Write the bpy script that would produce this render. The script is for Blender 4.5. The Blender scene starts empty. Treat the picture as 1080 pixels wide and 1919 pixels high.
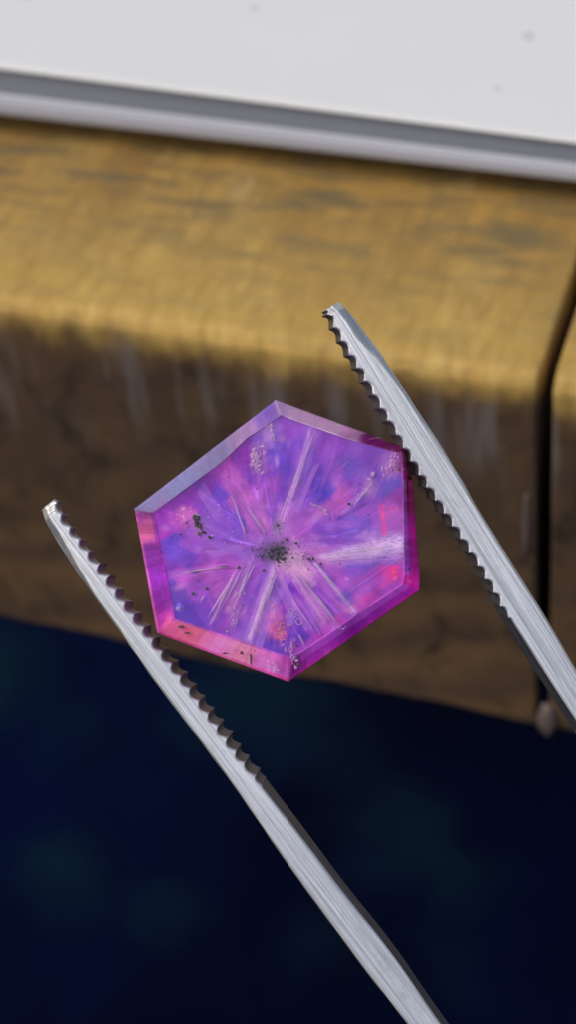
import bpy, bmesh, math, random
import numpy as np
from mathutils import Vector, Matrix, noise as mn

# ---------------------------------------------------------------- camera, world, sun, exposure
# 1 Blender unit = 1 cm.  World: z up, bench top at z = 0, bench front face at y = 0.
scene = bpy.context.scene
COL = scene.collection
ROT = Matrix(((0.94877586, -0.16192751, 0.27130029),
              (0.30532799, 0.69068917, -0.65553283),
              (-0.08123537, 0.7047893, 0.70475021)))
CAM = Vector((4.14516957, -10.40657541, 9.29912805))
cam_data = bpy.data.cameras.new("camera")
cam = bpy.data.objects.new("camera", cam_data)
COL.objects.link(cam)
cam.matrix_world = Matrix.Translation(CAM) @ ROT.to_4x4()
cam_data.sensor_fit = 'VERTICAL'
cam_data.sensor_height = 36.0
cam_data.lens = 36.0 * 3500 / 1919
cam_data.clip_start = 0.1
cam_data.clip_end = 6000
cam_data.dof.use_dof = True
cam_data.dof.focus_distance = 9.62
cam_data.dof.aperture_fstop = 0.56
scene.camera = cam

SUN_EL, SUN_AZ = math.radians(56), math.radians(-140)     # azimuth from +y (behind the bench) towards +x: over the viewer's left shoulder
world = bpy.data.worlds.new("World")
scene.world = world
world.use_nodes = True
wn = world.node_tree
sky = wn.nodes.new('ShaderNodeTexSky')
sky.sky_type = 'NISHITA'
sky.sun_disc = False
sky.sun_elevation = SUN_EL
sky.sun_rotation = SUN_AZ
sky.dust_density = 4.0
sky.ozone_density = 1.0
sky.air_density = 1.0
bg = wn.nodes['Background']
bg.inputs['Strength'].default_value = 0.11
wn.links.new(sky.outputs[0], bg.inputs['Color'])
sun_data = bpy.data.lights.new("sun", 'SUN')
sun_data.energy = 1.15
sun_data.angle = math.radians(40)
sun_data.color = (1.0, 0.95, 0.88)
sun = bpy.data.objects.new("sun", sun_data)
COL.objects.link(sun)
sdir = Vector((math.sin(SUN_AZ) * math.cos(SUN_EL), math.cos(SUN_AZ) * math.cos(SUN_EL), math.sin(SUN_EL)))
sun.rotation_euler = sdir.to_track_quat('Z', 'Y').to_euler()
scene.view_settings.view_transform = 'Standard'
scene.view_settings.look = 'None'
scene.view_settings.gamma = 1.0
scene.view_settings.exposure = 0.0
scene.render.engine = 'CYCLES'
scene.cycles.use_denoising = True
scene.cycles.max_bounces = 14
scene.cycles.transmission_bounces = 12
scene.cycles.transparent_max_bounces = 16

R = random.Random(7)

# ---------------------------------------------------------------- helpers
def tag(o, **kw):
    for k, v in kw.items():
        o[k] = v
    return o

def link(name, me, mats, parent=None, smooth=False):
    o = bpy.data.objects.new(name, me)
    COL.objects.link(o)
    for m in (mats if isinstance(mats, (list, tuple)) else [mats]):
        if m is not None:
            me.materials.append(m)
    if smooth:
        me.polygons.foreach_set('use_smooth', [True] * len(me.polygons))
    if parent:
        o.parent = parent
    return o

def mesh(name, verts, faces):
    me = bpy.data.meshes.new(name)
    me.from_pydata([tuple(v) for v in verts], [], [tuple(f) for f in faces])
    me.update()
    return me

def lin(c):
    c = np.asarray(c, float) / 255.0
    return np.where(c <= 0.04045, c / 12.92, ((c + 0.055) / 1.055) ** 2.4)

class N:
    """small node-tree writer"""
    def __init__(self, name):
        self.m = bpy.data.materials.new(name)
        self.m.use_nodes = True
        self.t = self.m.node_tree
        self.b = self.t.nodes['Principled BSDF']
    def n(self, kind, **kw):
        x = self.t.nodes.new('ShaderNode' + kind)
        for k, v in kw.items():
            if k in x.inputs.keys():
                x.inputs[k].default_value = v
            else:
                setattr(x, k, v)
        return x
    def l(self, a, b):
        self.t.links.new(a, b)
    def coord(self, scale=(1, 1, 1), rot=(0, 0, 0), loc=(0, 0, 0)):
        tc = self.n('TexCoord')
        mp = self.n('Mapping')
        mp.inputs['Scale'].default_value = scale
        mp.inputs['Rotation'].default_value = rot
        mp.inputs['Location'].default_value = loc
        self.l(tc.outputs['Object'], mp.inputs['Vector'])
        return mp.outputs[0]
    def noise(self, vec, scale, detail=4, rough=0.55, dist=0.0):
        x = self.n('TexNoise')
        x.inputs['Scale'].default_value = scale
        x.inputs['Detail'].default_value = detail
        x.inputs['Roughness'].default_value = rough
        x.inputs['Distortion'].default_value = dist
        self.l(vec, x.inputs['Vector'])
        return x.outputs['Fac']
    def ramp(self, fac, stops):
        x = self.n('ValToRGB')
        e = x.color_ramp.elements
        while len(e) < len(stops):
            e.new(0.5)
        for i, (p, c) in enumerate(stops):
            e[i].position = p
            e[i].color = (*c, 1) if len(c) == 3 else c
        self.l(fac, x.inputs['Fac'])
        return x.outputs['Color']
    def mix(self, fac, a, b, mode='MIX'):
        x = self.n('MixRGB', blend_type=mode)
        for i, v in enumerate((fac, a, b)):
            if hasattr(v, 'links'):
                self.l(v, x.inputs[i])
            elif i == 0:
                x.inputs[0].default_value = v
            else:
                x.inputs[i].default_value = (*v, 1)
        return x.outputs[0]
    def math(self, op, a, b=0.0, c=None):
        x = self.n('Math', operation=op)
        for i, v in enumerate((a, b, c)):
            if v is None:
                continue
            if hasattr(v, 'links'):
                self.l(v, x.inputs[i])
            else:
                x.inputs[i].default_value = v
        return x.outputs[0]
    def bump(self, h, strength, dist):
        x = self.n('Bump')
        x.inputs['Strength'].default_value = strength
        x.inputs['Distance'].default_value = dist
        self.l(h, x.inputs['Height'])
        self.l(x.outputs[0], self.b.inputs['Normal'])
        return x
    def set(self, **kw):
        for k, v in kw.items():
            self.b.inputs[k.replace('_', ' ')].default_value = v
        return self

g1 = lambda v: (v, v, v)

# ---------------------------------------------------------------- materials
def mat_plank():
    m = N('weathered_plank')
    tc = m.n('TexCoord')
    sx = m.n('SeparateXYZ')
    m.l(tc.outputs['Object'], sx.inputs[0])
    # ---- sanded honey-coloured upper face
    vs = m.coord((1.0, 0.30, 0.4), (0, 0, math.radians(-8)))
    n1 = m.noise(vs, 1.3, 3, 0.5, 0.4)
    n2 = m.noise(vs, 7.5, 6, 0.68, 0.3)
    vc = m.coord((0.35, 1.4, 1.0))
    n3 = m.noise(vc, 3.2, 5, 0.6)
    gold = m.ramp(n1, [(0.28, (0.290, 0.165, 0.048)), (0.52, (0.440, 0.262, 0.070)), (0.75, (0.50, 0.345, 0.115))])
    gold = m.mix(m.ramp(n2, [(0.38, g1(0.6)), (0.60, g1(0))]), gold, (0.25, 0.165, 0.058))
    gold = m.mix(m.ramp(n3, [(0.36, g1(0.95)), (0.54, g1(0))]), gold, (0.19, 0.145, 0.070))
    gold = m.mix(m.ramp(m.noise(vs, 2.4, 5, 0.6), [(0.60, g1(0)), (0.78, g1(0.6))]), gold, (0.60, 0.46, 0.23))
    # edge light and case shade painted in: front few centimetres brighter than behind
    edge_light = m.n('MapRange', interpolation_type='SMOOTHSTEP')
    m.l(sx.outputs['Y'], edge_light.inputs[0])
    for i, v in zip((1, 2, 3, 4), (1.9, 0.1, 0.0, 0.6)):
        edge_light.inputs[i].default_value = v
    gold = m.mix(edge_light.outputs[0], gold, m.mix(m.ramp(n2, [(0.35, g1(0)), (0.62, g1(1))]), (0.56, 0.335, 0.075), (0.70, 0.465, 0.125)))
    # ---- dirty end-grain face
    ve = m.coord((0.6, 1, 1), (0, math.radians(27), 0), (1.2, 0, -1.4))
    wave = m.n('TexWave', wave_type='BANDS', bands_direction='Z')
    wave.inputs['Scale'].default_value = 0.55
    wave.inputs['Distortion'].default_value = 6.0
    wave.inputs['Detail'].default_value = 3
    wave.inputs['Detail Scale'].default_value = 1.2
    m.l(ve, wave.inputs['Vector'])
    v0 = m.coord()
    e1 = m.noise(m.coord((1, 1, 0.5)), 1.6, 5, 0.6)
    e2 = m.noise(m.coord((1, 1, 0.8)), 2.2, 5, 0.6, 0.6)
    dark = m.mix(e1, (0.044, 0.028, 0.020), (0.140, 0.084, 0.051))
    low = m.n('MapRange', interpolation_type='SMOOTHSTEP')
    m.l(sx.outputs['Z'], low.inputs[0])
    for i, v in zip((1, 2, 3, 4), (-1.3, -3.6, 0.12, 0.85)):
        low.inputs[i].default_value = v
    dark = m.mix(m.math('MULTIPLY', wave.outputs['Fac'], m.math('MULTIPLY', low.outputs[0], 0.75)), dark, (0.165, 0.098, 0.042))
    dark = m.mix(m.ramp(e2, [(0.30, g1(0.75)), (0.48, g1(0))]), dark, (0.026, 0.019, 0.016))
    dark = m.mix(m.ramp(m.noise(v0, 2.0, 4), [(0.58, g1(0)), (0.72, g1(0.5))]), dark, (0.16, 0.098, 0.040))
    # chalky runs hanging from the arris
    vr = m.coord((1.7, 1, 0.22), (0, math.radians(4), 0), (3.2, 0, 0))
    runs = m.ramp(m.noise(vr, 1.9, 4, 0.6), [(0.50, g1(0)), (0.68, g1(0.85))])
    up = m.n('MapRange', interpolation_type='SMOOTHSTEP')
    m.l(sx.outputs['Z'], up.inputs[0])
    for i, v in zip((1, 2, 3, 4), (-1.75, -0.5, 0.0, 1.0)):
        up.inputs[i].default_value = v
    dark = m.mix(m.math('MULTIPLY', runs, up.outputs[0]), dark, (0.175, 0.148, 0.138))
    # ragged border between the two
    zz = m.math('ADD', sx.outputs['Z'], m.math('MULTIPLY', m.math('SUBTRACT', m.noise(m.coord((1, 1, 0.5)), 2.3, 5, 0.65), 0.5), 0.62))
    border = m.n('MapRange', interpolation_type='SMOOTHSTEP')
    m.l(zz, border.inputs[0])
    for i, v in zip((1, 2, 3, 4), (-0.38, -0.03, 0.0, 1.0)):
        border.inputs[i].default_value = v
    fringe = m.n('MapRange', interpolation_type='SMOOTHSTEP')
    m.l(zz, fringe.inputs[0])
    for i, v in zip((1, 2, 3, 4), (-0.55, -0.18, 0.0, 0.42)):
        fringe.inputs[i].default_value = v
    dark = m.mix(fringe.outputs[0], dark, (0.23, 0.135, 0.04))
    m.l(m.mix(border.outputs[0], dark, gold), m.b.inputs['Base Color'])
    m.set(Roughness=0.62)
    m.b.inputs['Specular IOR Level'].default_value = 0.25
    m.bump(m.mix(0.5, m.noise(m.coord((1.0, 0.2, 0.6)), 14, 6, 0.7), e2), 0.12, 0.03)
    return m.m

def mat_plain(name, col, rough, var=0.06, scale=4.0, bump=0.0):
    m = N(name)
    v = m.coord()
    a = tuple(x * (1 - var) for x in col)
    b = tuple(min(1, x * (1 + var)) for x in col)
    m.l(m.mix(m.noise(v, scale, 5, 0.6), a, b), m.b.inputs['Base Color'])
    m.set(Roughness=rough)
    if bump:
        m.bump(m.noise(v, scale * 6, 4), bump, 0.01)
    return m.m

def mat_ground():
    m = N('navy_floor_cloth')
    v = m.coord()
    c = m.mix(m.ramp(m.noise(m.coord((1, .6, 1), (0, 0, .4), (3, 7, 0)), 0.07, 4, 0.6), [(0.35, g1(0)), (0.65, g1(1))]), (0.0002, 0.0007, 0.0045), (0.0006, 0.0038, 0.026))
    geo = m.n('NewGeometry')
    for (x, y, r, k) in ((-16.9, 18.6, 1.7, .8), (-13.2, 18.2, 1.4, .5), (-6.9, 22.4, 2.0, .7), (-5.0, 21.6, 1.6, .55), (-13.0, 26.4, 2.8, .85),
                         (-22.8, 25.6, 2.4, 1.0), (-9.1, 24.6, 1.6, .35), (-3.9, 18.6, 1.3, .35), (-8.4, 18.2, 1.5, .35), (-19, 24, 1.4, .3)):
        d = m.n('VectorMath', operation='DISTANCE')
        nzv = m.n('TexNoise')
        nzv.inputs['Scale'].default_value = 0.35
        m.l(geo.outputs['Position'], nzv.inputs['Vector'])
        wob = m.n('VectorMath', operation='MULTIPLY_ADD')
        m.l(nzv.outputs['Color'], wob.inputs[0])
        wob.inputs[1].default_value = (4, 4, 0)
        m.l(geo.outputs['Position'], wob.inputs[2])
        off = m.n('VectorMath', operation='SUBTRACT')
        m.l(wob.outputs[0], off.inputs[0]); off.inputs[1].default_value = (2, 2, 0)
        m.l(off.outputs[0], d.inputs[0])
        d.inputs[1].default_value = (x, y, -40)
        mr = m.n('MapRange', interpolation_type='SMOOTHSTEP')
        m.l(d.outputs['Value'], mr.inputs[0])
        for i, q in zip((1, 2, 3, 4), (r * 1.5, r * 0.1, 0.0, k)):
            mr.inputs[i].default_value = q
        c = m.mix(mr.outputs[0], c, (0.0035, 0.0135, 0.026))
    m.l(c, m.b.inputs['Base Color'])
    m.set(Roughness=0.95)
    m.b.inputs['Specular IOR Level'].default_value = 0.05
    m.bump(m.noise(v, 3.0, 4), 0.5, 0.3)
    return m.m

def mat_steel(name='brushed_steel', base=0.74, warm=0.0, tint=(1, 1, 1)):
    # object x runs along the arm: scratches are noise drawn out along x
    m = N(name)
    v = m.coord((0.16, 9.0, 3.0), (0, 0, math.radians(2.5)))
    s1 = m.noise(v, 5.0, 6, 0.7, 0.15)
    v2 = m.coord((0.22, 20.0, 6.0), (0, 0, math.radians(-3)))
    s2 = m.noise(v2, 5.0, 4, 0.7)
    dirt = m.noise(m.coord((1, 2, 1)), 7.0, 5, 0.65)
    c = m.mix(m.ramp(s1, [(0.35, g1(0)), (0.62, g1(1))]), (base * 0.72, base * 0.73, base * 0.76), (base * 1.30, base * 1.31, base * 1.34))
    c = m.mix(m.ramp(s2, [(0.34, g1(0.85)), (0.44, g1(0))]), c, (base * .55, base * .56, base * .60))
    c = m.mix(m.ramp(dirt, [(0.56, g1(0)), (0.72, g1(0.45))]), c, (base * .66 + warm, base * .62 + warm * .7, base * .52))
    m.l(m.mix(1.0, c, tint, 'MULTIPLY'), m.b.inputs['Base Color'])
    m.set(Metallic=0.80)
    m.l(m.math('MULTIPLY_ADD', s2, 0.30, 0.27), m.b.inputs['Roughness'])
    m.bump(m.mix(0.5, s1, s2), 0.55, 0.012)
    return m.m

def mat_gem_body(name, sky_tinted=False):
    m = N(name)
    v = m.coord()
    if not sky_tinted:
        gl = m.n('BsdfGlossy')
        gl.inputs['Color'].default_value = (1, 1, 1, 1)
        m.l(m.math('MULTIPLY_ADD', m.noise(v, 9, 4), 0.10, 0.0), gl.inputs['Roughness'])
        tr = m.n('BsdfTransparent')
        fr = m.n('Fresnel')
        fr.inputs['IOR'].default_value = 1.6
        bp = m.n('Bump')
        bp.inputs['Strength'].default_value = 0.12
        bp.inputs['Distance'].default_value = 0.01
        m.l(m.noise(v, 6, 3), bp.inputs['Height'])
        m.l(bp.outputs[0], gl.inputs['Normal'])
        mx = m.n('MixShader')
        geo = m.n('NewGeometry')
        m.l(m.math('MULTIPLY', fr.outputs[0], m.math('SUBTRACT', 1.0, geo.outputs['Backfacing'])), mx.inputs[0])
        m.l(tr.outputs[0], mx.inputs[1]); m.l(gl.outputs[0], mx.inputs[2])
        m.l(mx.outputs[0], m.t.nodes['Material Output'].inputs['Surface'])
    else:
        at = m.n('Attribute', attribute_name='tone')  # pale sky reflection on the upper bevels, painted in as base colour
        m.l(at.outputs['Color'], m.b.inputs['Base Color'])
        m.set(Roughness=0.16, IOR=1.7)
        m.l(m.math('MULTIPLY_ADD', m.noise(m.coord(), 7, 4, 0.6), 0.5, 0.22), m.b.inputs['Alpha'])
        m.bump(m.noise(m.coord((1, 1, 1)), 22, 4), 0.15, 0.004)
    return m.m

def mat_core():
    m = N('colour_zoned_sapphire')
    at = m.n('Attribute', attribute_name='tone')
    v = m.coord()
    c = m.mix(m.noise(v, 30, 5, 0.7), (0.80, 0.80, 0.80), (1.2, 1.2, 1.2))
    m.l(m.mix(1.0, at.outputs['Color'], c, 'MULTIPLY'), m.b.inputs['Base Color'])
    m.set(Roughness=0.5)
    m.b.inputs['Specular IOR Level'].default_value = 0.2
    m.b.inputs['Subsurface Weight'].default_value = 0.45
    m.b.inputs['Subsurface Radius'].default_value = (1.0, 0.6, 1.0)
    m.b.inputs['Subsurface Scale'].default_value = 0.02
    m.bump(m.noise(v, 16, 5), 0.3, 0.01)
    return m.m

def mat_simple(name, col, rough=0.4, alpha=1.0, trans=0.0, noise_scale=None):
    m = N(name)
    v = m.coord()
    m.l(m.mix(m.noise(v, 25, 4, 0.7), tuple(x * .75 for x in col), tuple(min(1, x * 1.2) for x in col)), m.b.inputs['Base Color'])
    m.set(Roughness=rough)
    m.b.inputs['Transmission Weight'].default_value = trans
    if alpha < 1:
        m.l(m.math('MULTIPLY_ADD', m.noise(m.coord(), 18, 4, 0.7), alpha * 1.3, alpha * 0.35), m.b.inputs['Alpha'])
    return m.m

# ---------------------------------------------------------------- the setting
gme = mesh('ground', [(-1500, -1500, -40), (1500, -1500, -40), (1500, 1500, -40), (-1500, 1500, -40)], [(0, 1, 2, 3)])
tag(link('ground', gme, mat_ground()), kind='structure', label='dark navy cloth-covered ground far below the bench, with faint pale blotches')

# ---------------------------------------------------------------- wooden bench: two planks seen from their sawn ends
plank_mat = mat_plank()
bench = bpy.data.objects.new('wooden_bench', None)
COL.objects.link(bench)
tag(bench, category='bench', label='thick wooden bench with honey coloured top, dark dirty front and black gap between boards')

def plank(x0, x1, seed, skew):
    T, DEPTH = 4.14, 34.0
    prof = []                                        # (y, z) from under the front, up, over the arris, back
    for i in range(3): prof.append((0.6 - 0.2 * i, -T))
    r = 0.09
    for i in range(6):
        a = math.pi * 1.5 - i / 5 * math.pi / 2
        prof.append((r + r * math.cos(a), -T + r + r * math.sin(a)))
    for i in range(1, 60): prof.append((0.0, -T + r + (T - r - 0.16) * i / 60))
    r = 0.16
    for i in range(10):
        a = math.pi - i / 9 * math.pi / 2
        prof.append((r + r * math.cos(a), -r + r * math.sin(a)))
    for i in range(1, 70): prof.append((0.16 + 3.4 * i / 70, 0.0))
    prof += [(5, 0), (10, 0), (20, 0), (DEPTH, 0), (DEPTH, -T), (0.6, -T)]
    xs = [x0]
    e = 0.055
    step = 0.045
    vis0, vis1 = max(x0, -4.6), min(x1, 3.2)
    k = int((vis1 - vis0 - 2 * e) / step)
    if x0 < vis0: xs += [x0 + 3, vis0 - 1]
    for i in range(5): xs.append(vis0 + e * i / 4)
    xs += [vis0 + e + (vis1 - vis0 - 2 * e) * i / k for i in range(1, k)]
    for i in range(5): xs.append(vis1 - e + e * i / 4)
    if x1 > vis1: xs += [vis1 + 1, x1 - 3, x1]
    xs = sorted(set(round(x, 5) for x in xs))
    verts = []
    for x in xs:
        dx0, dx1 = x - x0, x1 - x
        edge = 0.0
        for d in (dx0, dx1):
            if d < e: edge = max(edge, (1 - math.sqrt(max(0, 1 - (1 - d / e) ** 2))) * e * 0.45)
        for j, (y, z) in enumerate(prof):
            p = Vector((x * 1.1 + seed, y * 1.3, z * 1.1))
            nz = mn.noise(p * 1.2) * 0.022 + mn.noise(p * 4.5) * 0.007
            near = math.exp(-((y + z) ** 2) / 0.12) if y < 0.5 and z > -0.5 else 0.0
            nz2 = nz + near * (mn.noise(Vector((x * 2.6 + seed, 3, 1))) * 0.05 + mn.noise(Vector((x * 8 + seed, 9, 1))) * 0.04)
            yy, zz = y, z
            if z > -4.0 and y < 0.2: yy += edge + abs(nz2) * (1 if z < -0.05 else 0.4)
            if z > -0.1 and y < 33: zz -= edge + abs(nz2) * 0.6
            if z < -4.0 and y < 0.3: zz += nz * 2.2 + 0.03 * math.sin(x * 1.7)
            xx = x + skew * (-z / T if y < 3.6 and z > -T else 0) * (1 if x in (xs[0], xs[-1]) else max(0.0, 1 - min(dx0, dx1) / 0.3))
            verts.append((xx, yy, zz))
    n = len(prof)
    faces = []
    for i in range(len(xs) - 1):
        for j in range(n - 1):
            a = i * n + j
            faces.append((a, a + n, a + n + 1, a + 1))
    faces.append(tuple(range(n)))
    faces.append(tuple(range((len(xs) - 1) * n, len(xs) * n))[::-1])
    me = mesh('plank', verts, faces)
    bm = bmesh.new(); bm.from_mesh(me); bmesh.ops.recalc_face_normals(bm, faces=bm.faces); bm.to_mesh(me); bm.free()
    return link('plank', me, plank_mat, bench, True)

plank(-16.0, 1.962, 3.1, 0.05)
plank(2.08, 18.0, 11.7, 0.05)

# pale drop of sealant hanging at the foot of the gap
def blob(name, c, r, mat, parent, squash=(1, 1, 1), seed=0, amp=0.25, sub=3):
    bm = bmesh.new()
    bmesh.ops.create_icosphere(bm, subdivisions=sub, radius=1)
    for v in bm.verts:
        k = 1 + amp * mn.noise(v.co * 1.6 + Vector((seed, 0, 0)))
        v.co = Vector((v.co.x * r * squash[0] * k, v.co.y * r * squash[1] * k, v.co.z * r * squash[2] * k)) + Vector(c)
    me = bpy.data.meshes.new(name); bm.to_mesh(me); bm.free()
    return link(name, me, mat, parent, True)
seal = mat_plain('dried_sealant', (0.15, 0.11, 0.10), 0.6, 0.2)
blob('sealant_drip', (2.115, -0.015, -3.98), 0.085, seal, bench, (1.0, 0.8, 2.6), 2)
blob('sealant_drip', (1.90, 0.0, -1.55), 0.04, mat_plain('dried_glue', (0.12, 0.09, 0.08), 0.6, 0.2), bench, (0.8, 0.5, 9.0), 5)

# ---------------------------------------------------------------- white case lying on the bench
case = bpy.data.objects.new('white_case', None)
case.location = (-1.0, 2.14, 0.235)
COL.objects.link(case)
tag(case, category='case', label='flat white case with a grey recessed seam round its edge, lying on the bench top')
def top_z(x): return 0.515 - 0.0238 * (x + 1.0 + 0.0)
def case_band(name, prof, mat):
    # prof: (inset, height fraction); swept round a rounded rectangle
    X0, X1, Y1, rc = -9.0, 8.5, 15.0, 0.6
    path = []
    for (cx, cy, a0) in ((X1 - rc, rc, -90), (X1 - rc, Y1 - rc, 0), (X0 + rc, Y1 - rc, 90), (X0 + rc, rc, 180)):
        for i in range(9):
            a = math.radians(a0 + i * 90 / 8)
            path.append((cx, cy, math.cos(a), math.sin(a)))
    verts, faces = [], []
    for (cx, cy, ca, sa) in path:
        for (ins, h) in prof:
            x, y = cx + ca * (rc - ins), cy + sa * (rc - ins)
            verts.append((x, y, h * (top_z(x - 1.0))))
    n, k = len(prof), len(path)
    for i in range(k):
        for j in range(n - 1):
            a, b = i * n + j, ((i + 1) % k) * n + j
            faces.append((a, b, b + 1, a + 1))
    return verts, faces, n, k
white = mat_plain('white_lacquer', (0.84, 0.835, 0.805), 0.35, 0.025, 0.9)
white2 = mat_plain('white_shell', (0.48, 0.50, 0.58), 0.4, 0.03, 2.0)
grey = mat_plain('grey_gasket', (0.25, 0.285, 0.35), 0.5, 0.05, 2.0)
for nm, pr, mt, cap in (('lid', [(0.12, 0.90), (0.012, 0.925), (-0.008, 0.95), (0.0, 0.98), (0.04, 1.0)], white, True),
                        ('seam_strip', [(0.14, 0.40), (0.045, 0.42), (0.040, 0.55), (0.05, 0.80), (0.06, 0.93), (0.14, 0.94)], grey, False),
                        ('base_shell', [(0.85, 0.0), (0.10, 0.015), (0.03, 0.06), (0.008, 0.13), (0.0, 0.24), (0.006, 0.34), (0.025, 0.42), (0.06, 0.48), (0.16, 0.50)], white2, False)):
    v, f, n, k = case_band(nm, pr, mt)
    if cap: f.append(tuple(i * n + n - 1 for i in range(k)))
    if nm == 'base_shell': f.append(tuple(i * n for i in range(k))[::-1])
    o = link(nm, mesh(nm, v, f), mt, case)
v, f, n, k = case_band('foot', [(0.9, -0.458), (0.9, 0.01)], grey)
link('foot', mesh('foot', v, f + [tuple(i * n for i in range(k))[::-1]]), mat_plain('black_rubber', (0.02, 0.02, 0.02), 0.8), case)
speck_m = mat_plain('grey_smudge', (0.72, 0.72, 0.71), 0.6)
for (x, y, r) in ((2.08, 1.42, .05), (2.02, 0.58, .03), (-0.39, 1.36, .04), (-2.5, 1.1, .03)):
    blob('smudge', (x, y, top_z(x - 1.0) + 0.001), r, speck_m, case, (1, 1.2, 0.06), x, 0.4, 2)

# ---------------------------------------------------------------- what is held up before the bench
# A common frame: x right, y up along the face of the stone, z out of its face.  u(px) are tracing units, 364.6 to the cm.
K = 9.6 / 3500.0
HOLD = Matrix.Translation(CAM + ROT @ Vector((0, 0, -9.6))) @ ROT.to_4x4()
def H(px, py, z=0.0): return Vector(((px - 540) * K, (960 - py) * K, z))

# ---------------------------------------------------------------- tweezers
tweezers = bpy.data.objects.new('tweezers', None)
COL.objects.link(tweezers)
tweezers.matrix_world = HOLD @ Matrix.Translation((2.6, -5.0, -0.4))
tag(tweezers, category='tweezers', label='silver steel tweezers with serrated jaws gripping the pink stone')
bpy.context.view_layer.update()
TW = Matrix.Translation(Vector((2.6, -5.0, -0.4)))
steel = mat_steel()
steel_in = mat_steel('grey_inner_steel', 0.42, 0.03)  # inner side of the left arm, darker base than outside
steel_dark = mat_steel('dark_inner_steel', 0.22, 0.02)  # inner side of the right arm, darker still
steel_tip = mat_steel('pale_edge_steel', 0.95, 0.04, (1.0, 0.97, 0.84))  # paler cream base: tip caps, and a bright line painted along the bevel

def arm(tip, axis, outer, inner, teeth, side, width, slant, bevel, bend, zfront):
    """outer/inner: traced outlines; side=+1 when the outer edge lies to the left of the direction of travel."""
    ax = Vector((axis[0], axis[1])).normalized()
    lat = Vector((ax.y, -ax.x)) * (1 if side > 0 else -1)          # towards the inner (toothed) side, in y-down tracing space
    def sl(p):
        d = Vector((p[0] - tip[0], p[1] - tip[1]))
        return d.dot(ax), d.dot(lat)
    O = sorted(sl(p) for p in outer); I = sorted(sl(p) for p in inner)
    so, no = zip(*O); si, ni = zip(*I)
    def ext(s, S, Nn):
        if s > S[-1]:
            k = (Nn[-1] - Nn[-4]) / (S[-1] - S[-4])
            return Nn[-1] + k * 0.0 * (s - S[-1])
        return float(np.interp(s, S, Nn))
    s0t, s1t, per, dep, ph = teeth
    stations = list(np.arange(min(so[0], si[0]) + 3, s1t + 20, 2.0)) + list(np.arange(s1t + 24, 1300, 14.0)) + list(np.arange(1320, 3701, 60.0))
    a3, l3 = Vector((ax.x, -ax.y, 0)), Vector((lat.x, -lat.y, 0))   # in the held frame
    cols = []
    for s in stations:
        if s > 150:
            o = sum(ext(s + d, so, no) for d in range(-60, 61, 20)) / 7
            i = sum(ext(s + d, si, ni) for d in range(-60, 61, 20)) / 7
        else:
            o, i = ext(s, so, no), ext(s, si, ni)
        if s < s1t: i -= 6.0 * min(1, (s1t - s) / 60)
        i += 9.0 * max(0.0, 1 - s / 26.0)
        t = 0.0
        if s0t <= s <= s1t:
            f = ((s - s0t) / per + ph) % 1.0
            f = f ** 0.82
            cusp = 1 - abs(math.sin(math.pi * f)) ** 1.15
            jit = 0.8 + 0.55 * mn.noise(Vector((int((s - s0t) / per + ph) * 3.7, side * 5.0, 0)))
            t = dep * cusp * jit * min(1, (s1t - s) / 60 + 0.35)
        wob = mn.noise(Vector((s * 0.02, side * 9.0, 1))) * 1.0
        q = max(0.0, (s - 1300) / 2400.0)
        sh = bend * q * q * (3 - 2 * q)
        w = float(np.interp(s, [x for x, _ in width], [y for _, y in width]))
        b = float(np.interp(s, [x for x, _ in bevel], [y for _, y in bevel]))
        zb = min(w * 0.5, b * K * 1.2 + 0.012)
        cap = max(0.0, 24 + 3 * mn.noise(Vector((s, 3, side))) - s)
        base = Vector(((tip[0] - 540) * K, (960 - tip[1]) * K, -cap * K * 0.8)) + a3 * (s * K)
        def P(n, z, sl_=0.0): return base + l3 * ((n + sh) * K) + Vector((slant[0], slant[1], 0)) * sl_ * K + Vector((0, 0, z))
        r = 1.6
        cols.append([P(o + wob + 1, zfront - w, 1.0), P(o + wob, zfront - zb, 0.1),
                     P(o + b + r, zfront - 0.004), P(o + b + r + 2.5, zfront),
                     P(i + t - r - 1.2, zfront), P(i + t, zfront - 0.006), P(i + t + 0.5, zfront - 0.03),
                     P(i + t * 0.9, zfront - w * 0.97, 1.0), P(i - 2.5, zfront - w, 1.0)])
    # object axes: x along the arm
    M = Matrix(((a3.x, l3.x, 0, 0), (a3.y, l3.y, 0, 0), (0, 0, 1, 0), (0, 0, 0, 1)))
    M = Matrix.Translation(H(tip[0], tip[1], zfront)) @ M
    Mi = M.inverted()
    n = len(cols[0])
    verts = [Mi @ v for c in cols for v in c]
    faces, mi = [], []
    for a in range(len(cols) - 1):
        for j in range(n):
            k = (j + 1) % n
            faces.append((a * n + j, a * n + k, (a + 1) * n + k, (a + 1) * n + j))
            mi.append(1 if j in (6, 7) else (2 if stations[a] < 24 or j == 2 else 0))
    faces.append(tuple(range(n))[::-1]); mi.append(2)
    faces.append(tuple(range((len(cols) - 1) * n, len(cols) * n))); mi.append(0)
    me = mesh('arm', verts, faces)
    o = link('arm', me, [steel, steel_in if side > 0 else steel_dark, steel_tip], tweezers)
    me.polygons.foreach_set('material_index', mi)
    bm = bmesh.new(); bm.from_mesh(me); bmesh.ops.recalc_face_normals(bm, faces=bm.faces); bm.to_mesh(me); bm.free()
    o.matrix_parent_inverse = Matrix.Identity(4)
    o.matrix_local = TW.inverted() @ M
    return o

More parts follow.
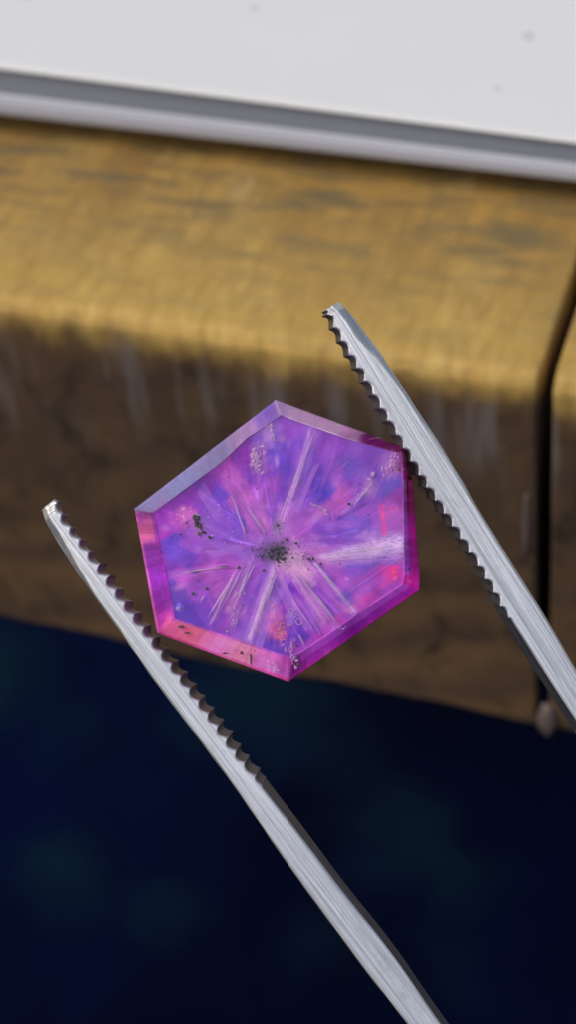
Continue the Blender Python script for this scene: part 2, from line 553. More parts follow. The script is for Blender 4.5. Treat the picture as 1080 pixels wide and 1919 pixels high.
left_outer = [(74, 953), (88, 985), (106, 1018), (144, 1074), (194, 1140), (228, 1190), (272, 1252), (311, 1307), (363, 1373), (445, 1480), (505, 1572),
              (577, 1672), (620, 1730), (690, 1825), (765, 1919)]
left_inner = [(99, 938), (121, 975), (170, 1042), (221, 1114), (280, 1194), (344, 1275), (420, 1379), (490, 1473), (520, 1510), (568, 1571), (640, 1668),
              (740, 1790), (820, 1910)]
arm((82, 948), (740, 974), left_outer, left_inner, (8, 665, 28.9, 12.5, 0.1), +1,
    [(0, 0.10), (120, 0.22), (300, 0.36), (650, 0.38), (900, 0.30), (1300, 0.30), (3700, 0.9)], (6, -3),
    [(0, 6), (60, 13), (120, 9), (190, 2), (400, 1.0), (3700, 1.5)], 150, 0.03)
right_outer = [(636, 562), (651, 580), (666, 596), (694, 634), (719, 668), (747, 712), (780, 762), (816, 818), (847, 862), (886, 937), (925, 1000), (961, 1057),
               (998, 1114), (1040, 1182), (1080, 1255)]
right_inner = [(612, 577), (624, 609), (652, 660), (680, 704), (720, 777), (757, 838), (790, 895), (822, 945), (862, 1003), (905, 1073), (945, 1140),
               (975, 1187), (1024, 1265), (1080, 1349)]
arm((620, 566), (460, 730), right_outer, right_inner, (16, 680, 28.9, 10.0, 0.0), -1,
    [(0, 0.22), (200, 0.34), (500, 0.36), (800, 0.42), (1300, 0.42), (3700, 0.9)], (-8, 3),
    [(0, 12), (90, 17), (150, 8), (220, 3), (400, 2.0), (3700, 2.0)], -150, 0.03)

# welded heel where the two arms meet
def heel():
    c = H(2330, 3780, -0.42); d = Vector((0.57, -0.82, 0)); l = Vector((0.82, 0.57, 0))
    vs = []
    for a, wd, h in ((-0.6, 0.46, 0.44), (0.3, 0.42, 0.44), (1.4, 0.30, 0.38), (2.0, 0.16, 0.26)):
        for (q, r) in ((-1, -1), (1, -1), (1, 1), (-1, 1)):
            vs.append(TW.inverted() @ (c + d * a + l * q * wd + Vector((0, 0, r * h))))
    fs = [(i * 4 + j, i * 4 + (j + 1) % 4, (i + 1) * 4 + (j + 1) % 4, (i + 1) * 4 + j) for i in range(3) for j in range(4)] + [(3, 2, 1, 0), (12, 13, 14, 15)]
    link('heel', mesh('heel', vs, fs), steel, tweezers)
heel()

# ---------------------------------------------------------------- the gemstone
gem = bpy.data.objects.new('gemstone', None)
COL.objects.link(gem)
gem.matrix_world = HOLD
tag(gem, category='gemstone', label='six-sided flat pink and violet sapphire with pale star rays, held in the tweezers')

OUT = [(516, 748), (690, 811), (768, 838), (778, 900), (792, 1085), (791, 1108), (541, 1283), (290, 1190), (247, 955), (408, 831), (463, 789)]
INN = [(527, 777), (652, 821), (757, 850), (759, 900), (761, 1078), (757, 1096), (548, 1236), (326, 1162), (284, 961), (412, 867), (463, 819)]
CX, CY = 518, 1035

def perimeter(step):
    pts = []
    for k in range(len(OUT)):
        a, b = np.array(OUT[k], float), np.array(OUT[(k + 1) % len(OUT)], float)
        c, d = np.array(INN[k], float), np.array(INN[(k + 1) % len(OUT)], float)
        n = max(2, int(np.linalg.norm(b - a) / step))
        for i in range(n):
            t = i / n
            pts.append((a + (b - a) * t, c + (d - c) * t, k, t))
    return pts

def srgb_attr(me, cols, name='tone'):
    at = me.color_attributes.new(name, 'FLOAT_COLOR', 'POINT')
    arr = np.ones((len(cols), 4), np.float32)
    arr[:, :3] = cols
    at.data.foreach_set('color', arr.ravel())

# --- clear faceted shell
def gem_body():
    pts = [p for p in perimeter(7) if p[3] == 0 or p[2] in (1, 8, 9, 10)]
    V, tone, F, MI = [], [], [], []
    rr = random.Random(3)
    n = len(pts)
    rings = []
    for (o, i, k, t) in pts:
        jag = 0.0
        if k == 1: jag = rr.uniform(-5, 6) * (1 if 0.0 < t else 0)
        j2 = rr.uniform(-0.7, 0.7) if k == 1 and t else 0.0
        if k in (8, 9, 10) and t: i = i + rr.uniform(-1.0, 1.0) * (1.8 if k == 9 else 0.7)
        rings.append((o + j2 + (np.array([0.3, -0.9]) * jag * 0.35), i + np.array([-0.3, 0.9]) * jag * 0.6, k, t))
    def c2(p, s, z): return H(CX + (p[0] - CX) * s, CY + (p[1] - CY) * s, z)
    layers = [lambda o, i: H(i[0], i[1], 0.0), lambda o, i: H(o[0], o[1], -0.085), lambda o, i: c2(o, 0.985, -0.36), lambda o, i: c2(i, 0.96, -0.46)]
    for L in layers:
        for (o, i, k, t) in rings:
            V.append(L(o, i))
            if k in (8, 9, 10):
                u = (k - 8 + t) / 3
                stops = [(0, (150, 148, 188)), (0.35, (142, 135, 180)), (0.6, (175, 140, 180)), (0.85, (138, 100, 178)), (1, (125, 85, 180))]
            else:
                u = (k + t)
                stops = [(0, (216, 178, 215)), (0.6, (212, 170, 210)), (1, (190, 120, 175)), (1.3, (150, 50, 120))]
            col = [np.interp(u, [s[0] for s in stops], [s[1][q] for s in stops]) for q in range(3)]  # lavender to pink: reflected sky put into the bevel tone
            tone.append(lin(col))
    for r in range(3):
        for a in range(n):
            b = (a + 1) % n
            F.append((r * n + a, (r + 1) * n + a, (r + 1) * n + b, r * n + b))
            MI.append(1 if (r == 0 and pts[a][2] in (0, 8, 9, 10)) else 0)
    F.append(tuple(range(n))[::-1]); MI.append(0)
    F.append(tuple(range(3 * n, 4 * n))); MI.append(0)
    me = mesh('clear_body', V, F)
    srgb_attr(me, tone)
    o = link('clear_body', me, [mat_gem_body('clear_sapphire'), mat_gem_body('sky_tinted_bevel', True)], gem)
    me.polygons.foreach_set('material_index', MI)
    bm = bmesh.new(); bm.from_mesh(me); bmesh.ops.recalc_face_normals(bm, faces=bm.faces); bm.to_mesh(me); bm.free()
    return o
gem_body()

# --- colour zones, written as tone by place in the crystal
ZONES = [(300,965,165,45,185),(330,935,145,40,170),(370,905,130,38,160),(402,882,165,55,170),(415,872,190,70,180),(450,850,140,40,165),(470,890,130,60,180),
 (515,820,130,90,200),(518,855,105,75,200),(505,790,165,115,205),(410,925,98,62,192),(390,960,122,72,195),(430,905,190,90,190),(450,940,190,95,188),
 (480,975,195,105,190),(490,910,165,80,185),(445,985,118,78,198),(420,975,130,80,200),(330,975,195,85,190),(300,1000,170,40,180),(325,1010,108,76,204),
 (400,1010,150,90,200),(355,1015,155,80,195),(318,1040,108,70,202),(350,1048,108,62,188),(298,1060,150,55,190),(420,1050,168,75,185),(470,1030,150,90,190),
 (380,1075,185,80,180),(340,1080,178,80,190),(330,1120,92,60,172),(370,1110,160,80,190),(350,1150,82,50,168),(390,1140,118,62,182),(420,1110,178,88,182),
 (440,1150,168,76,182),(470,1110,118,60,182),(460,1180,108,56,178),(490,1120,150,90,195),(500,1150,150,62,182),(505,1205,88,48,172),(450,1215,150,70,180),
 (535,1110,118,42,182),(560,1130,150,58,182),(545,1170,112,50,182),(570,1190,92,45,176),(590,1150,168,80,190),(620,1130,152,80,182),(640,1100,168,80,186),
 (612,1172,180,75,186),(660,1120,128,82,186),(690,1060,112,82,186),(720,1050,114,90,190),(670,1055,124,84,196),(700,1100,152,74,176),(720,1088,165,62,172),
 (690,1130,188,62,160),(735,1075,180,62,165),(700,1030,190,140,210),(640,1040,175,110,200),(600,1040,190,110,190),(560,1060,205,140,195),(540,790,152,80,192),
 (560,850,125,72,192),(545,870,92,66,186),(620,830,148,74,186),(660,840,132,74,176),(650,880,108,82,182),(700,850,126,74,176),(600,918,78,62,184),
 (615,905,98,74,186),(632,895,160,82,186),(640,930,192,92,180),(600,945,165,85,190),(560,980,172,85,186),(555,930,124,68,192),(530,960,150,85,190),
 (680,930,140,80,190),(735,912,96,78,172),(715,900,120,80,180),(700,960,162,90,190),(745,965,178,92,180),(620,990,116,72,188),(670,985,130,90,196),
 (752,870,165,65,150),(754,940,150,60,150),(600,1215,185,60,170),(640,1185,190,60,165),(575,1215,165,60,175),
 # bevels, with the sky reflection and the salmon inner glow painted in
 (262,968,190,80,180),(262,1000,225,110,165),(275,985,215,105,170),(275,1035,158,68,182),(290,1080,148,54,178),(300,1130,150,52,172),(295,1165,178,58,165),
 (315,1178,245,110,165),(350,1192,250,122,165),(400,1215,238,120,182),(450,1236,240,145,188),(490,1250,210,115,190),(530,1265,195,98,185),
 (560,1252,190,68,170),(600,1225,172,55,165),(650,1180,152,50,168),(700,1143,155,50,160),(745,1110,172,48,152),(780,1100,180,38,145),
 (262,950,150,140,190),(330,900,150,142,192),(400,850,165,145,190),(455,812,180,140,185),(500,772,140,105,188),(520,762,165,125,190),(560,782,228,188,226),(620,803,226,184,224),(650,814,215,165,212),(775,1050,150,45,160),(768,1000,150,40,150),(784,1000,155,34,140),(775,940,120,18,95),(772,880,105,16,80),(700,832,120,30,110),(745,842,100,20,80)]

NB = ZONES.index((262,968,190,80,180))
def paint(P, bev):
    rg = np.random.RandomState(5)
    x, y = P[:, 0].copy(), P[:, 1].copy()
    # blocky growth zoning: shift the lookup by a random vector per (stretched) cell
    ang = np.arctan2(y - CY, x - CX)
    rad = np.hypot(x - CX, y - CY)
    ox, oy = np.zeros_like(x), np.zeros_like(y)
    for (ncell, amp, sc) in ((420, 5.5, 1.0), (2600, 2.5, 1.0)):
        th = rg.uniform(0, 2 * np.pi, ncell); rr = 300 * np.sqrt(rg.uniform(0, 1, ncell))
        qx, qy = CX + rr * np.cos(th), CY + rr * np.sin(th)
        off = rg.normal(0, amp, (ncell, 2))
        # stretch distance so cells are long radially
        for lo in range(0, len(x), 20000):
            sl = slice(lo, lo + 20000)
            dx = x[sl, None] - qx[None]; dy = y[sl, None] - qy[None]
            ca, sa = np.cos(ang[sl])[:, None], np.sin(ang[sl])[:, None]
            dr = dx * ca + dy * sa; dt = -dx * sa + dy * ca
            j = np.argmin((dr * 0.72) ** 2 + dt ** 2, axis=1)
            ox[sl] += off[j, 0]; oy[sl] += off[j, 1]
    Z = np.array(ZONES, float)
    C = lin(Z[:, 2:5])
    X, Y = x + ox * ~bev, y + oy * ~bev
    zb = np.arange(len(Z)) >= NB
    out = np.zeros((len(x), 3))
    for lo in range(0, len(x), 20000):
        sl = slice(lo, lo + 20000)
        d2 = (X[sl, None] - Z[None, :, 0]) ** 2 + (Y[sl, None] - Z[None, :, 1]) ** 2
        w = 1.0 / (d2 + 90.0) ** 2.4 * (zb[None, :] == bev[sl, None])
        out[sl] = (w @ C) / w.sum(1)[:, None]
    mean = lin((136, 74, 187))
    out = np.where(bev[:, None], out, out * 0.78 + mean * 0.22)
    # fine radial streakiness
    k = 720
    st = rg.normal(0, 1, (k, 24))
    st = (st + np.roll(st, 1, 0)) * 0.7
    ia = ((ang + np.pi) / (2 * np.pi) * (k - 1)).astype(int); ir = np.clip(rad / 300 * 23, 0, 22.99)
    s = st[ia, ir.astype(int)] * (1 - ir % 1) + st[ia, np.minimum(ir.astype(int) + 1, 23)] * (ir % 1)
    out *= np.clip(1 + 0.045 * s * np.clip(rad / 60, 0, 1), 0.5, 1.6)[:, None]
    # prismatic bands: straight, crisp-edged, lying along the arms of the star
    for A_ in (-80, -66, -8, 4, 46, 58, 64, 108, 114, 122, 172, 205, 236):
        for _ in range(6):
            th = math.radians(A_ + rg.normal(0, 1.5)); off_ = rg.normal(0, 24); wd = rg.uniform(3, 12)
            r0 = rg.uniform(10, 130); r1 = r0 + rg.uniform(40, 140)
            dx, dy = math.cos(th), math.sin(th)
            al = (x - CX) * dx + (y - CY) * dy; ac = -(x - CX) * dy + (y - CY) * dx - off_
            m = np.clip((wd - np.abs(ac)) / 1.3, 0, 1) * np.clip((al - r0) / rg.uniform(2, 14), 0, 1) * np.clip((r1 - al + ac * 0.5) / rg.uniform(2, 10), 0, 1) * ~bev
            c_ = lin([(186, 96, 196), (110, 62, 178), (172, 78, 190), (190, 130, 212), (128, 44, 168), (150, 100, 200)][rg.randint(6)])
            a_ = m * rg.uniform(0.12, 0.38)
            out = out * (1 - a_[:, None]) + c_ * a_[:, None]
    # growth lines parallel to the lower right edge
    for dd, wd, c_, a_ in ((16, 5, (196, 70, 160), .55), (30, 7, (178, 84, 180), .4), (44, 1.5, (215, 140, 210), .4), (52, 4, (190, 80, 170), .35), (70, 2, (120, 70, 180), .4)):
        nx, ny = 0.56, 0.83
        q = (548 * nx + 1236 * ny) - (x * nx + y * ny)
        m = np.clip((wd - np.abs(q - dd)) / 1.5, 0, 1) * np.clip((x - 590 - dd) / 25, 0, 1) * a_ * ~bev
        out = out * (1 - m[:, None]) + lin(c_) * m[:, None]
    # rays: (x0,y0,x1,y1,w0,w1,rgb,strength)
    rays = [(526,1000,590,800,7,9,(190,140,210),.62),(524,1000,583,800,2,2,(215,170,225),.5),(530,1000,560,900,12,10,(185,105,195),.4),
            (500,1000,420,880,5,12,(200,110,190),.45),(505,1015,440,925,3,3,(120,95,170),.55),
            (600,1045,760,1012,4,11,(225,190,228),.8),(600,1050,758,1038,5,9,(210,160,215),.75),(620,1045,758,1024,3,7,(232,200,235),.7),(610,1056,700,1050,4,6,(200,140,205),.5),
            (514,1062,463,1208,5,8,(205,160,220),.75),(520,1060,480,1190,4,5,(200,140,205),.55),(513,1070,466,1200,1.5,2.5,(225,190,235),.7),
            (545,1065,612,1172,6,8,(205,140,205),.6),(540,1068,640,1190,5,5,(200,130,200),.4),(590,1055,668,1150,2,4,(225,180,225),.75),(580,1062,650,1150,3,4,(190,110,190),.6),
            (600,1055,690,1110,5,8,(170,90,190),.4),(555,1055,590,1100,10,6,(215,165,205),.6),
            (468,1052,425,1150,3,4,(210,150,200),.6),(452,1060,398,1165,4,5,(195,120,200),.55),(440,1070,392,1172,1.5,2,(225,170,225),.65),(478,1050,430,1190,5,4,(175,95,190),.45),
            (450,1058,330,1085,9,8,(185,85,180),.4),(462,1065,345,1072,1.2,1.5,(95,35,110),.5),
            (545,1110,590,1190,1.5,1.5,(165,95,205),.6),(540,1160,575,1220,1.5,1.5,(170,100,210),.6),(690,915,640,965,4,3,(200,140,200),.5),
            (721,945,723,1005,3,3.5,(255,70,120),.6),(712,948,726,985,2,3,(240,90,150),.5),(748,950,722,960,5,4,(225,90,150),.4),  # hot pink glints at the right, painted as tone
            (520,1000,520,960,5,4,(150,130,170),.5),(568,1045,600,1045,5,5,(190,120,180),.5)]
    for (x0, y0, x1, y1, w0, w1, c, a) in rays:
        d = np.array([x1 - x0, y1 - y0], float); L = np.hypot(*d); d /= L
        t = ((x - x0) * d[0] + (y - y0) * d[1]) / L
        nn = np.abs(-(x - x0) * d[1] + (y - y0) * d[0])
        wd = (w0 + (w1 - w0) * np.clip(t, 0, 1)) * (1.35 if w1 > 3 else 1.0)
        m = np.exp(-(nn / wd) ** 2 * 1.1) * (0.72 + 0.34 * np.sin(nn * 2.1 + x0) * np.sin(nn * 0.9 + y1) + 0.2 * np.sin(nn * 4.4 + x1))
        m = np.clip(m * 1.25, 0, 1) * np.clip(t * 12 + 0.5, 0, 1) * np.clip((1 - t) * 14 + 0.5, 0, 1)
        m *= a * np.clip(0.85 + 0.22 * s, 0.3, 1.1)
        out = out * (1 - m[:, None]) + lin(c) * m[:, None]
    # many faint threads of the star
    for _ in range(40):
        th = rg.uniform(0, 2 * np.pi); r0 = rg.uniform(15, 150); r1 = r0 + rg.uniform(30, 110); wd = rg.uniform(0.9, 2.8)
        dx, dy = np.cos(th), np.sin(th)
        al = (x - CX) * dx + (y - CY) * dy; ac = np.abs(-(x - CX) * dy + (y - CY) * dx)
        m = np.exp(-(ac / wd) ** 2) * np.clip((al - r0) / 12, 0, 1) * np.clip((r1 - al) / 12, 0, 1) * ~bev
        gcol = rg.choice([0.62, 1.35, 1.5])
        out *= (1 + (gcol - 1) * m * rg.uniform(0.3, 0.9))[:, None]
    # little ragged veils
    for _ in range(90):
        th = rg.uniform(0, 2 * np.pi); r = rg.uniform(30, 230); vx, vy = CX + r * np.cos(th), CY + r * np.sin(th)
        rx, ry = rg.uniform(2, 9), rg.uniform(2, 16)
        q = np.hypot(((x - vx) * np.cos(th) + (y - vy) * np.sin(th)) / ry, (-(x - vx) * np.sin(th) + (y - vy) * np.cos(th)) / rx)
        q *= 1 + 0.35 * np.sin(x * 0.9 + y * 0.4 + r) * np.cos(y * 0.8 - x * 0.3)
        m = np.clip(1.4 - q, 0, 1) * rg.uniform(0.15, 0.5)
        cc = lin([(205, 130, 205), (120, 50, 150), (215, 150, 215), (95, 60, 170)][rg.randint(4)])
        out = out * (1 - m[:, None]) + cc * m[:, None]
    # spots: (x,y,rx,ry,rgb,a)
    spots = [(740,1071,7,9,(255,60,130),.9),(742,1084,4,4,(255,90,150),.8),(735,1076,16,14,(215,45,145),.55),(520,1172,18,30,(225,110,170),.4),(526,1192,8,11,(255,120,140),.5),
             (510,1185,7,9,(235,95,165),.5),(515,1035,30,20,(105,92,112),.75),(548,1052,24,17,(222,175,205),.6),(575,1075,16,10,(220,165,205),.5),(520,990,12,14,(140,120,155),.5),(370,985,18,20,(165,110,175),.6),
             (345,965,14,14,(225,120,195),.6),(484,858,16,30,(200,130,190),.45),(503,815,10,20,(205,150,210),.45),(735,872,20,22,(190,130,190),.45),(695,912,12,20,(205,145,205),.45),
             (610,955,14,14,(205,110,180),.4),(333,1140,5.5,6.5,(150,120,225),.85),(600,930,16,16,(75,58,180),.6),(545,1160,10,10,(180,140,215),.4),(765,860,14,18,(70,8,50),.7),(772,915,6,26,(45,4,30),.8),(650,1120,14,10,(110,80,185),.5)]
    wob = 1 + 0.25 * np.sin(ang * 37 + rad * 0.15) * np.sin(x * 0.31 + y * 0.17)
    for (sx_, sy_, rx, ry, c, a) in spots:
        q = np.hypot((x - sx_) / rx, (y - sy_) / ry) * wob
        m = np.clip(1.5 - q, 0, 1) * a
        out = out * (1 - m[:, None]) + lin(c) * m[:, None]
    return out

LIT = 0.78
def under_glass(c):
    return np.clip((c - 0.018) / LIT, 0.004, 0.97)
def bevel_facets(raw, seg, n, r_in, r_bev):
    """paints strips of differing tone along each bevel, standing for narrow facets"""
    rg = np.random.RandomState(11)
    cut = {5: [(0.0, 0.42, (164, 80, 186), .75), (0.42, 0.82, (146, 52, 166), .55), (0.82, 1.01, (190, 48, 152), .5)],
           3: [(0.0, 0.35, (150, 90, 180), .5), (0.55, 1.01, (172, 26, 118), .6)],
           2: [(0.0, 0.5, (150, 40, 120), .5), (0.5, 1.01, (50, 6, 35), .6)],
           4: [(0.0, 1.01, (190, 40, 140), .4)],
           7: [(0.0, 0.16, (165, 40, 180), .7), (0.88, 1.01, (226, 120, 180), .6)],
           6: [(0.0, 0.10, (160, 70, 180), .7), (0.90, 1.01, (215, 75, 150), .7)]}
    grain = rg.uniform(0.88, 1.12, (r_bev + 1, n))
    grain = (grain + np.roll(grain, 1, 1) + np.roll(grain, 2, 1) + np.roll(grain, 3, 1)) / 4
    long_ = np.convolve(rg.normal(0, 1, n), np.ones(25) / 25, 'same')
    for r in range(0, r_bev + 1):
        t = r / r_bev
        sl = slice(1 + (r_in - 1 + r) * n, 1 + (r_in + r) * n)
        blk = raw[sl]
        for k, L in cut.items():
            for (a, b, c, f) in L:
                if a <= t < b: blk[seg == k] = blk[seg == k] * (1 - f) + lin(c) * f
        blk *= (grain[r] * (1 + 0.9 * long_))[:, None]
        raw[sl] = blk

def gem_core():
    pts = perimeter(1.9)
    n = len(pts)
    r_in, r_bev = 170, 20
    P2, V = [(CX, CY)], [H(CX, CY, -0.055)]
    I = np.array([p[1] for p in pts]); O = np.array([p[0] for p in pts])
    C = np.array([CX, CY], float)
    Iz, Oz = C + (I - C) * 0.996, C + (O - C) * 0.994
    for r in range(1, r_in + 1):
        t = r / r_in
        ring = C + (Iz - C) * t
        for p, q in zip(ring, C + (I - C) * t):
            z = -0.055 + 0.010 * mn.noise(Vector((p[0] * 0.03, p[1] * 0.03, 0)))
            V.append(H(p[0], p[1], z if r < r_in else -0.05)); P2.append(tuple(q))
    for r in range(1, r_bev + 1):
        t = r / r_bev
        for p, q in zip(Iz + (Oz - Iz) * t, I + (O - I) * t):
            V.append(H(p[0], p[1], -0.05 - 0.045 * t)); P2.append(tuple(q))
    seg = np.array([p[2] for p in pts])
    raw = paint(np.array(P2), np.arange(len(P2)) > 1 + (r_in - 1) * n)
    bevel_facets(raw, seg, n, r_in, r_bev)
    tone = under_glass(raw)
    # side wall and back
    for s, z in ((0.955, -0.345), (0.90, -0.43)):
        for o in O:
            p = C + (o - C) * s
            V.append(H(p[0], p[1], z))
    side = np.tile(lin((150, 45, 150)), (2 * n, 1))
    tone = np.vstack([tone, side])
    F = [(0, 1 + a, 1 + (a + 1) % n) for a in range(n)]
    for r in range(r_in + r_bev + 1):
        for a in range(n):
            b = (a + 1) % n
            F.append((1 + r * n + a, 1 + (r + 1) * n + a, 1 + (r + 1) * n + b, 1 + r * n + b))
    last = 1 + (r_in + r_bev + 1) * n
    F.append(tuple(range(last, last + n)))
    me = mesh('colour_zones', V, F)
    srgb_attr(me, np.clip(tone, 0, 0.95))
    bm = bmesh.new(); bm.from_mesh(me); bmesh.ops.recalc_face_normals(bm, faces=bm.faces); bm.to_mesh(me); bm.free()
    return link('colour_zones', me, mat_core(), gem, True)
gem_core()

# --- needles, flakes, specks, bubbles floating between the zones and the polished face
needle_m = mat_simple('silky_needle', (0.94, 0.70, 0.95), 0.35, 0.34)
flake_m = mat_simple('pale_flake', (0.74, 0.44, 0.76), 0.3, 0.42)
pink_m = mat_simple('pink_crystal', (0.90, 0.26, 0.40), 0.25, 0.7)
black_m = mat_simple('black_mineral', (0.03, 0.018, 0.022), 0.5)
brown_m = mat_simple('brown_mineral', (0.10, 0.05, 0.05), 0.5)
spark_m = mat_simple('bright_fleck', (0.95, 0.70, 0.88), 0.15)
bubble_m = mat_simple('milky_bubble', (0.42, 0.30, 0.75), 0.2)

def needle(x0, y0, x1, y1, w, z0=-0.042, z1=-0.015):
    """a silky ray: a sheaf of hair-thin fibres of uneven length"""
    V, F = [], []
    a, b = Vector((x0, y0)), Vector((x1, y1))
    d = (b - a); L = d.length; d.normalize(); nrm = Vector((-d.y, d.x))
    for q in range(int(3 + w * 1.6)):
        t0, t1 = sorted((R.uniform(-0.05, 0.75), R.uniform(0.2, 1.02)))
        off = R.gauss(0, w * 0.42); fan = R.uniform(0.6, 1.25); hw = R.uniform(0.25, 0.75)
        z = R.uniform(z0, z1); base = len(V)
        for t in (t0, (t0 + t1) / 2, t1):
            c = a + d * L * t + nrm * off * (0.55 + 0.45 * t * fan)
            for s, dz in ((-1, 0), (0, 0.003), (1, 0)):
                p = c + nrm * s * hw * (1.0 if t != t1 else 0.3)
                V.append(H(p.x, p.y, z + dz))
        for i in range(2):
            for j in range(3):
                k = (j + 1) % 3
                F.append((base + i * 3 + j, base + i * 3 + k, base + i * 3 + 3 + k, base + i * 3 + 3 + j))
    return link('needle_sheaf', mesh('needle_sheaf', V, F), needle_m, gem)

def single_needle(x0, y0, x1, y1, w, z0=-0.052, z1=-0.04):
    a, b = Vector((x0, y0)), Vector((x1, y1))
    d = (b - a); L = d.length; d.normalize(); nrm = Vector((-d.y, d.x))
    V, F = [], []
    N_ = 7
    for i in range(N_ + 1):
        t = i / N_
        c = a + d * L * t
        ww = w * (0.35 + 0.65 * math.sin(math.pi * min(1, 0.15 + t * 0.85))) * R.uniform(0.75, 1.2)
        z = z0 + (z1 - z0) * t
        for s, dz in ((-1, 0), (0, 0.006), (1, 0), (0, -0.004)):
            p = c + nrm * s * ww * 0.5
            V.append(H(p.x, p.y, z + dz))
    for i in range(N_):
        for j in range(4):
            k = (j + 1) % 4
            F.append((i * 4 + j, i * 4 + k, i * 4 + 4 + k, i * 4 + 4 + j))
    F += [(3, 2, 1, 0), tuple(N_ * 4 + j for j in range(4))]
    return link('needle', mesh('needle', V, F), needle_m, gem)
for a in ((528,985,590,803,7),(524,975,585,815,2.5),(546,930,578,850,3),(606,1046,757,1008,7),(640,1040,757,1020,5),(618,1052,757,1037,4),(660,1030,740,1012,3),
          (512,1066,466,1204,9),(509,1090,470,1196,3),(519,1075,489,1150,5),(548,1070,610,1168,6),(556,1068,628,1160,3),(592,1058,668,1148,5),(597,1066,655,1140,2.5),
          (560,1080,640,1182,3),(442,1066,396,1168,5),(455,1064,410,1150,4),(436,1080,388,1160,2.5),(470,1056,432,1160,5),(475,1060,446,1120,3),(452,1130,430,1192,7),
          (462,1010,425,900,3),(500,1005,452,935,4),(382,1112,376,1132,4),(540,1112,592,1190,2),(545,1228,552,1190,5),(556,1180,576,1222,2),(583,944,612,958,4),
          (700,905,672,930,5),(690,918,660,950,4),(340,1074,430,1062,2.5)):
    needle(*a)

def flakes(name, region, count, smin, smax, mat, zr=(-0.04, -0.015), flat=0.35, single=False, parent=gem):
    """irregular little shards; region is a function giving a centre"""
    V, F = [], []
    for _ in range(count):
        x, y = region()
        s = R.uniform(smin, smax) * K * 1.0
        c = H(x, y, R.uniform(*zr))
        ang = R.uniform(0, 6.28); el = R.uniform(0.22, 0.6) if mat in (flake_m, pink_m) else R.uniform(0.5, 1.0)
        tw = R.gauss(1.2, 0.7) if mat is flake_m else R.uniform(0, 6.28)
        k = R.choice((3, 4, 5))
        b = len(V)
        for i in range(k):
            a = ang + 6.283 * i / k + R.uniform(-.4, .4)
            rr = s * R.uniform(0.55, 1.0)
            ex, ey = math.cos(a) * rr, math.sin(a) * rr * el
            V.append(c + Vector((ex * math.cos(tw) - ey * math.sin(tw), ex * math.sin(tw) + ey * math.cos(tw), R.uniform(-.3, .3) * s * el)))
        V.append(c + Vector((0, 0, s * flat * 0.6))); V.append(c - Vector((0, 0, s * flat * 0.6)))
        for i in range(k):
            j = (i + 1) % k
            F.append((b + i, b + j, b + k)); F.append((b + j, b + i, b + k + 1))
    return link(name, mesh(name, V, F), mat, parent)
def gauss(cx, cy, sx, sy): return lambda: (R.gauss(cx, sx), R.gauss(cy, sy))
def along(x0, y0, x1, y1, w):
    def f():
        t = R.random(); return x0 + (x1 - x0) * t + R.gauss(0, w), y0 + (y1 - y0) * t + R.gauss(0, w)
    return f
def stuff(o, label=None):
    o['kind'] = 'stuff'
    if label: o['label'] = label
    return o
for reg, n, a, b in ((along(503, 795, 513, 828, 4), 16, 3, 8), (along(470, 845, 487, 884, 4), 22, 3, 9), (along(492, 835, 480, 860, 6), 14, 3, 8),
                     (along(722, 885, 748, 850, 5), 20, 2, 6), (along(672, 930, 702, 888, 4), 16, 2, 7), (gauss(612, 958, 8, 6), 8, 2, 6),
                     (along(425, 1190, 450, 1100, 5), 18, 2, 6), (gauss(550, 1052, 14, 9), 24, 2, 7), (gauss(352, 965, 9, 8), 10, 2, 6),
                     (along(535, 1215, 558, 1245, 6), 12, 3, 7), (along(500, 1245, 525, 1262, 4), 10, 3, 7)):
    stuff(flakes('pale_flakes', reg, int(n * 1.5), a * 0.9, b * 1.15, flake_m, (-0.04, -0.02), 0.12))
stuff(flakes('pink_crystals', along(515, 1152, 528, 1200, 8), 60, 2, 6, pink_m), 'knot of tiny hot pink crystals near the bottom corner')
stuff(flakes('pink_crystals', gauss(740, 1076, 3, 5), 6, 2, 4, pink_m))
stuff(flakes('bright_flecks', lambda: (R.uniform(385, 470), R.uniform(940, 1035)), 26, 0.8, 1.9, spark_m))
stuff(flakes('bright_flecks', lambda: R.choice([gauss(520, 1175, 10, 18), gauss(485, 850, 8, 22), gauss(733, 872, 10, 10), gauss(625, 1180, 14, 6), gauss(545, 1060, 16, 12), gauss(345, 960, 7, 7)])(), 60, 0.8, 1.9, spark_m, (-0.04, -0.015)))
# dark specks: the star's centre and scattered grains
def scattered():
    c = R.choice([(355, 1000, 30, 18), (390, 1105, 28, 10), (560, 1020, 30, 18), (530, 1225, 22, 12), (400, 1010, 40, 40), (470, 905, 20, 12), (650, 960, 45, 25),
                  (600, 1040, 40, 14), (300, 1030, 10, 30), (560, 1100, 60, 50), (480, 1010, 20, 30), (700, 900, 30, 40)])
    return R.gauss(c[0], c[2]), R.gauss(c[1], c[3])
stuff(flakes('black_specks', gauss(512, 1036, 15, 9), 90, 1.5, 5.2, black_m, (-0.045, -0.018), 0.6), 'crowd of black specks at the centre of the star')
stuff(flakes('black_specks', gauss(530, 1040, 34, 18), 46, 1.2, 3.6, brown_m, (-0.045, -0.018), 0.6))
stuff(flakes('black_specks', gauss(519, 990, 8, 10), 12, 1.0, 3.0, black_m, (-0.045, -0.018), 0.6))
stuff(flakes('black_specks', scattered, 120, 0.8, 2.3, black_m, (-0.06, -0.02), 0.6))
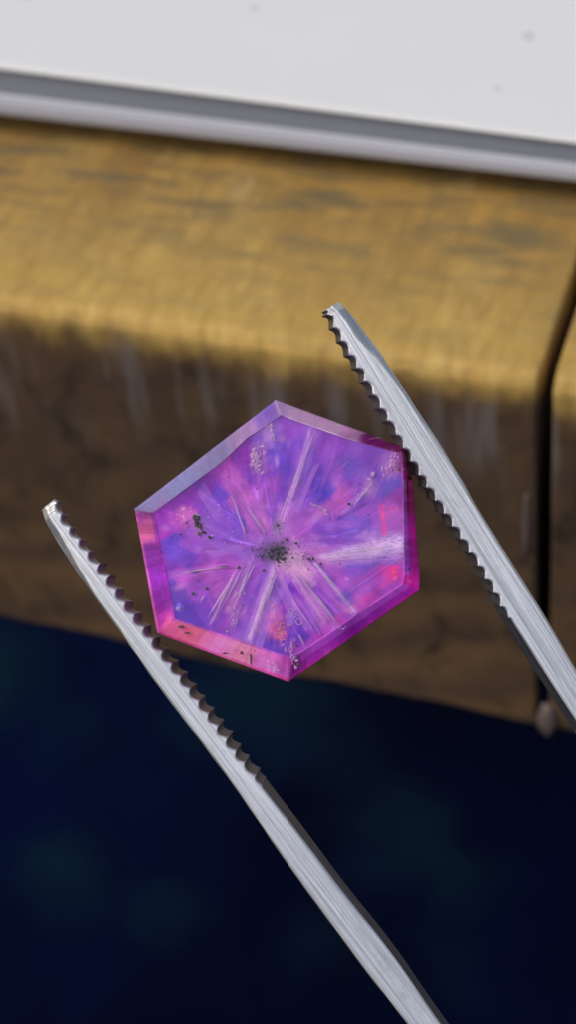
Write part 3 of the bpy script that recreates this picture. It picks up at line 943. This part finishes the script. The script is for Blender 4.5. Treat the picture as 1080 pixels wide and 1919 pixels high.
# larger single grains
def grain(x, y, s, mat=black_m, z=-0.035, sq=(1, 1, 0.5)):
    bm = bmesh.new(); bmesh.ops.create_icosphere(bm, subdivisions=1, radius=s * 0.85 * K)
    for v in bm.verts: v.co = Vector((v.co.x * sq[0], v.co.y * sq[1], v.co.z * sq[2])) * R.uniform(0.45, 1.25)
    me = bpy.data.meshes.new('mineral_grain'); bm.to_mesh(me); bm.free()
    o = link('mineral_grain', me, mat, gem); o.location = H(x, y, z); return o
stuff(flakes('dark_crystal_cluster', along(364, 970, 377, 1000, 3), 26, 3, 7.5, black_m, (-0.058, -0.04), 0.6), 'large black crystal cluster in a pale halo')
stuff(flakes('dark_crystal_cluster', along(362, 974, 375, 998, 4), 10, 2, 5, brown_m, (-0.04, -0.03), 0.5))
for a in ((372, 988, 4, brown_m), (393, 1008, 5), (338, 1002, 4), (347, 981, 3.5), (447, 1065, 4.5), (361, 1114, 4), (387, 1104, 4.5),
          (588, 1048, 4.5), (580, 1049, 4), (655, 945, 4), (750, 880, 4.5, brown_m), (769, 1067, 4), (557, 1211, 3.5), (452, 1225, 5, brown_m), (549, 1231, 3), (676, 907, 3), (494, 1070, 4),
          (601, 1058, 4), (536, 1012, 4), (521, 985, 5), (638, 1058, 2.6)):
    grain(*a)
for a in ((470, 1237, 3, brown_m, -0.04, (1, 5, .5)), (338, 1176, 4, brown_m, -0.04, (2.4, 1, .5)), (350, 1188, 3, brown_m, -0.04, (2.8, .9, .5)), (422, 1226, 3, brown_m, -0.045, (3, .8, .5)),
          (560, 1247, 3, brown_m, -0.045, (2.6, 1.4, .5)), (420, 1063, 2, brown_m, -0.035, (9, .8, .5)), (365, 1072, 2, brown_m, -0.035, (7, 1, .5))):
    grain(*a)
# bubbles
def ring_bubble(x, y, r, w):
    V, F = [], []
    A, B = 22, 6
    for i in range(A):
        a = 6.2832 * i / A
        for j in range(B):
            b = 6.2832 * j / B
            rr = r + w * math.cos(b)
            V.append(H(x, y, -0.04) + Vector((math.cos(a) * rr * K, math.sin(a) * rr * K * 1.1, math.sin(b) * w * K)))
    for i in range(A):
        for j in range(B):
            F.append((i * B + j, ((i + 1) % A) * B + j, ((i + 1) % A) * B + (j + 1) % B, i * B + (j + 1) % B))
    link('bubble', mesh('bubble', V, F), flake_m, gem)
for a in ((561, 1166, 5.5, 0.9), (553, 1155, 3.2, 0.8), (546, 1146, 4, 0.8)):
    ring_bubble(*a)
grain(333, 1141, 6, bubble_m, -0.045, (1, 1.15, 0.4))
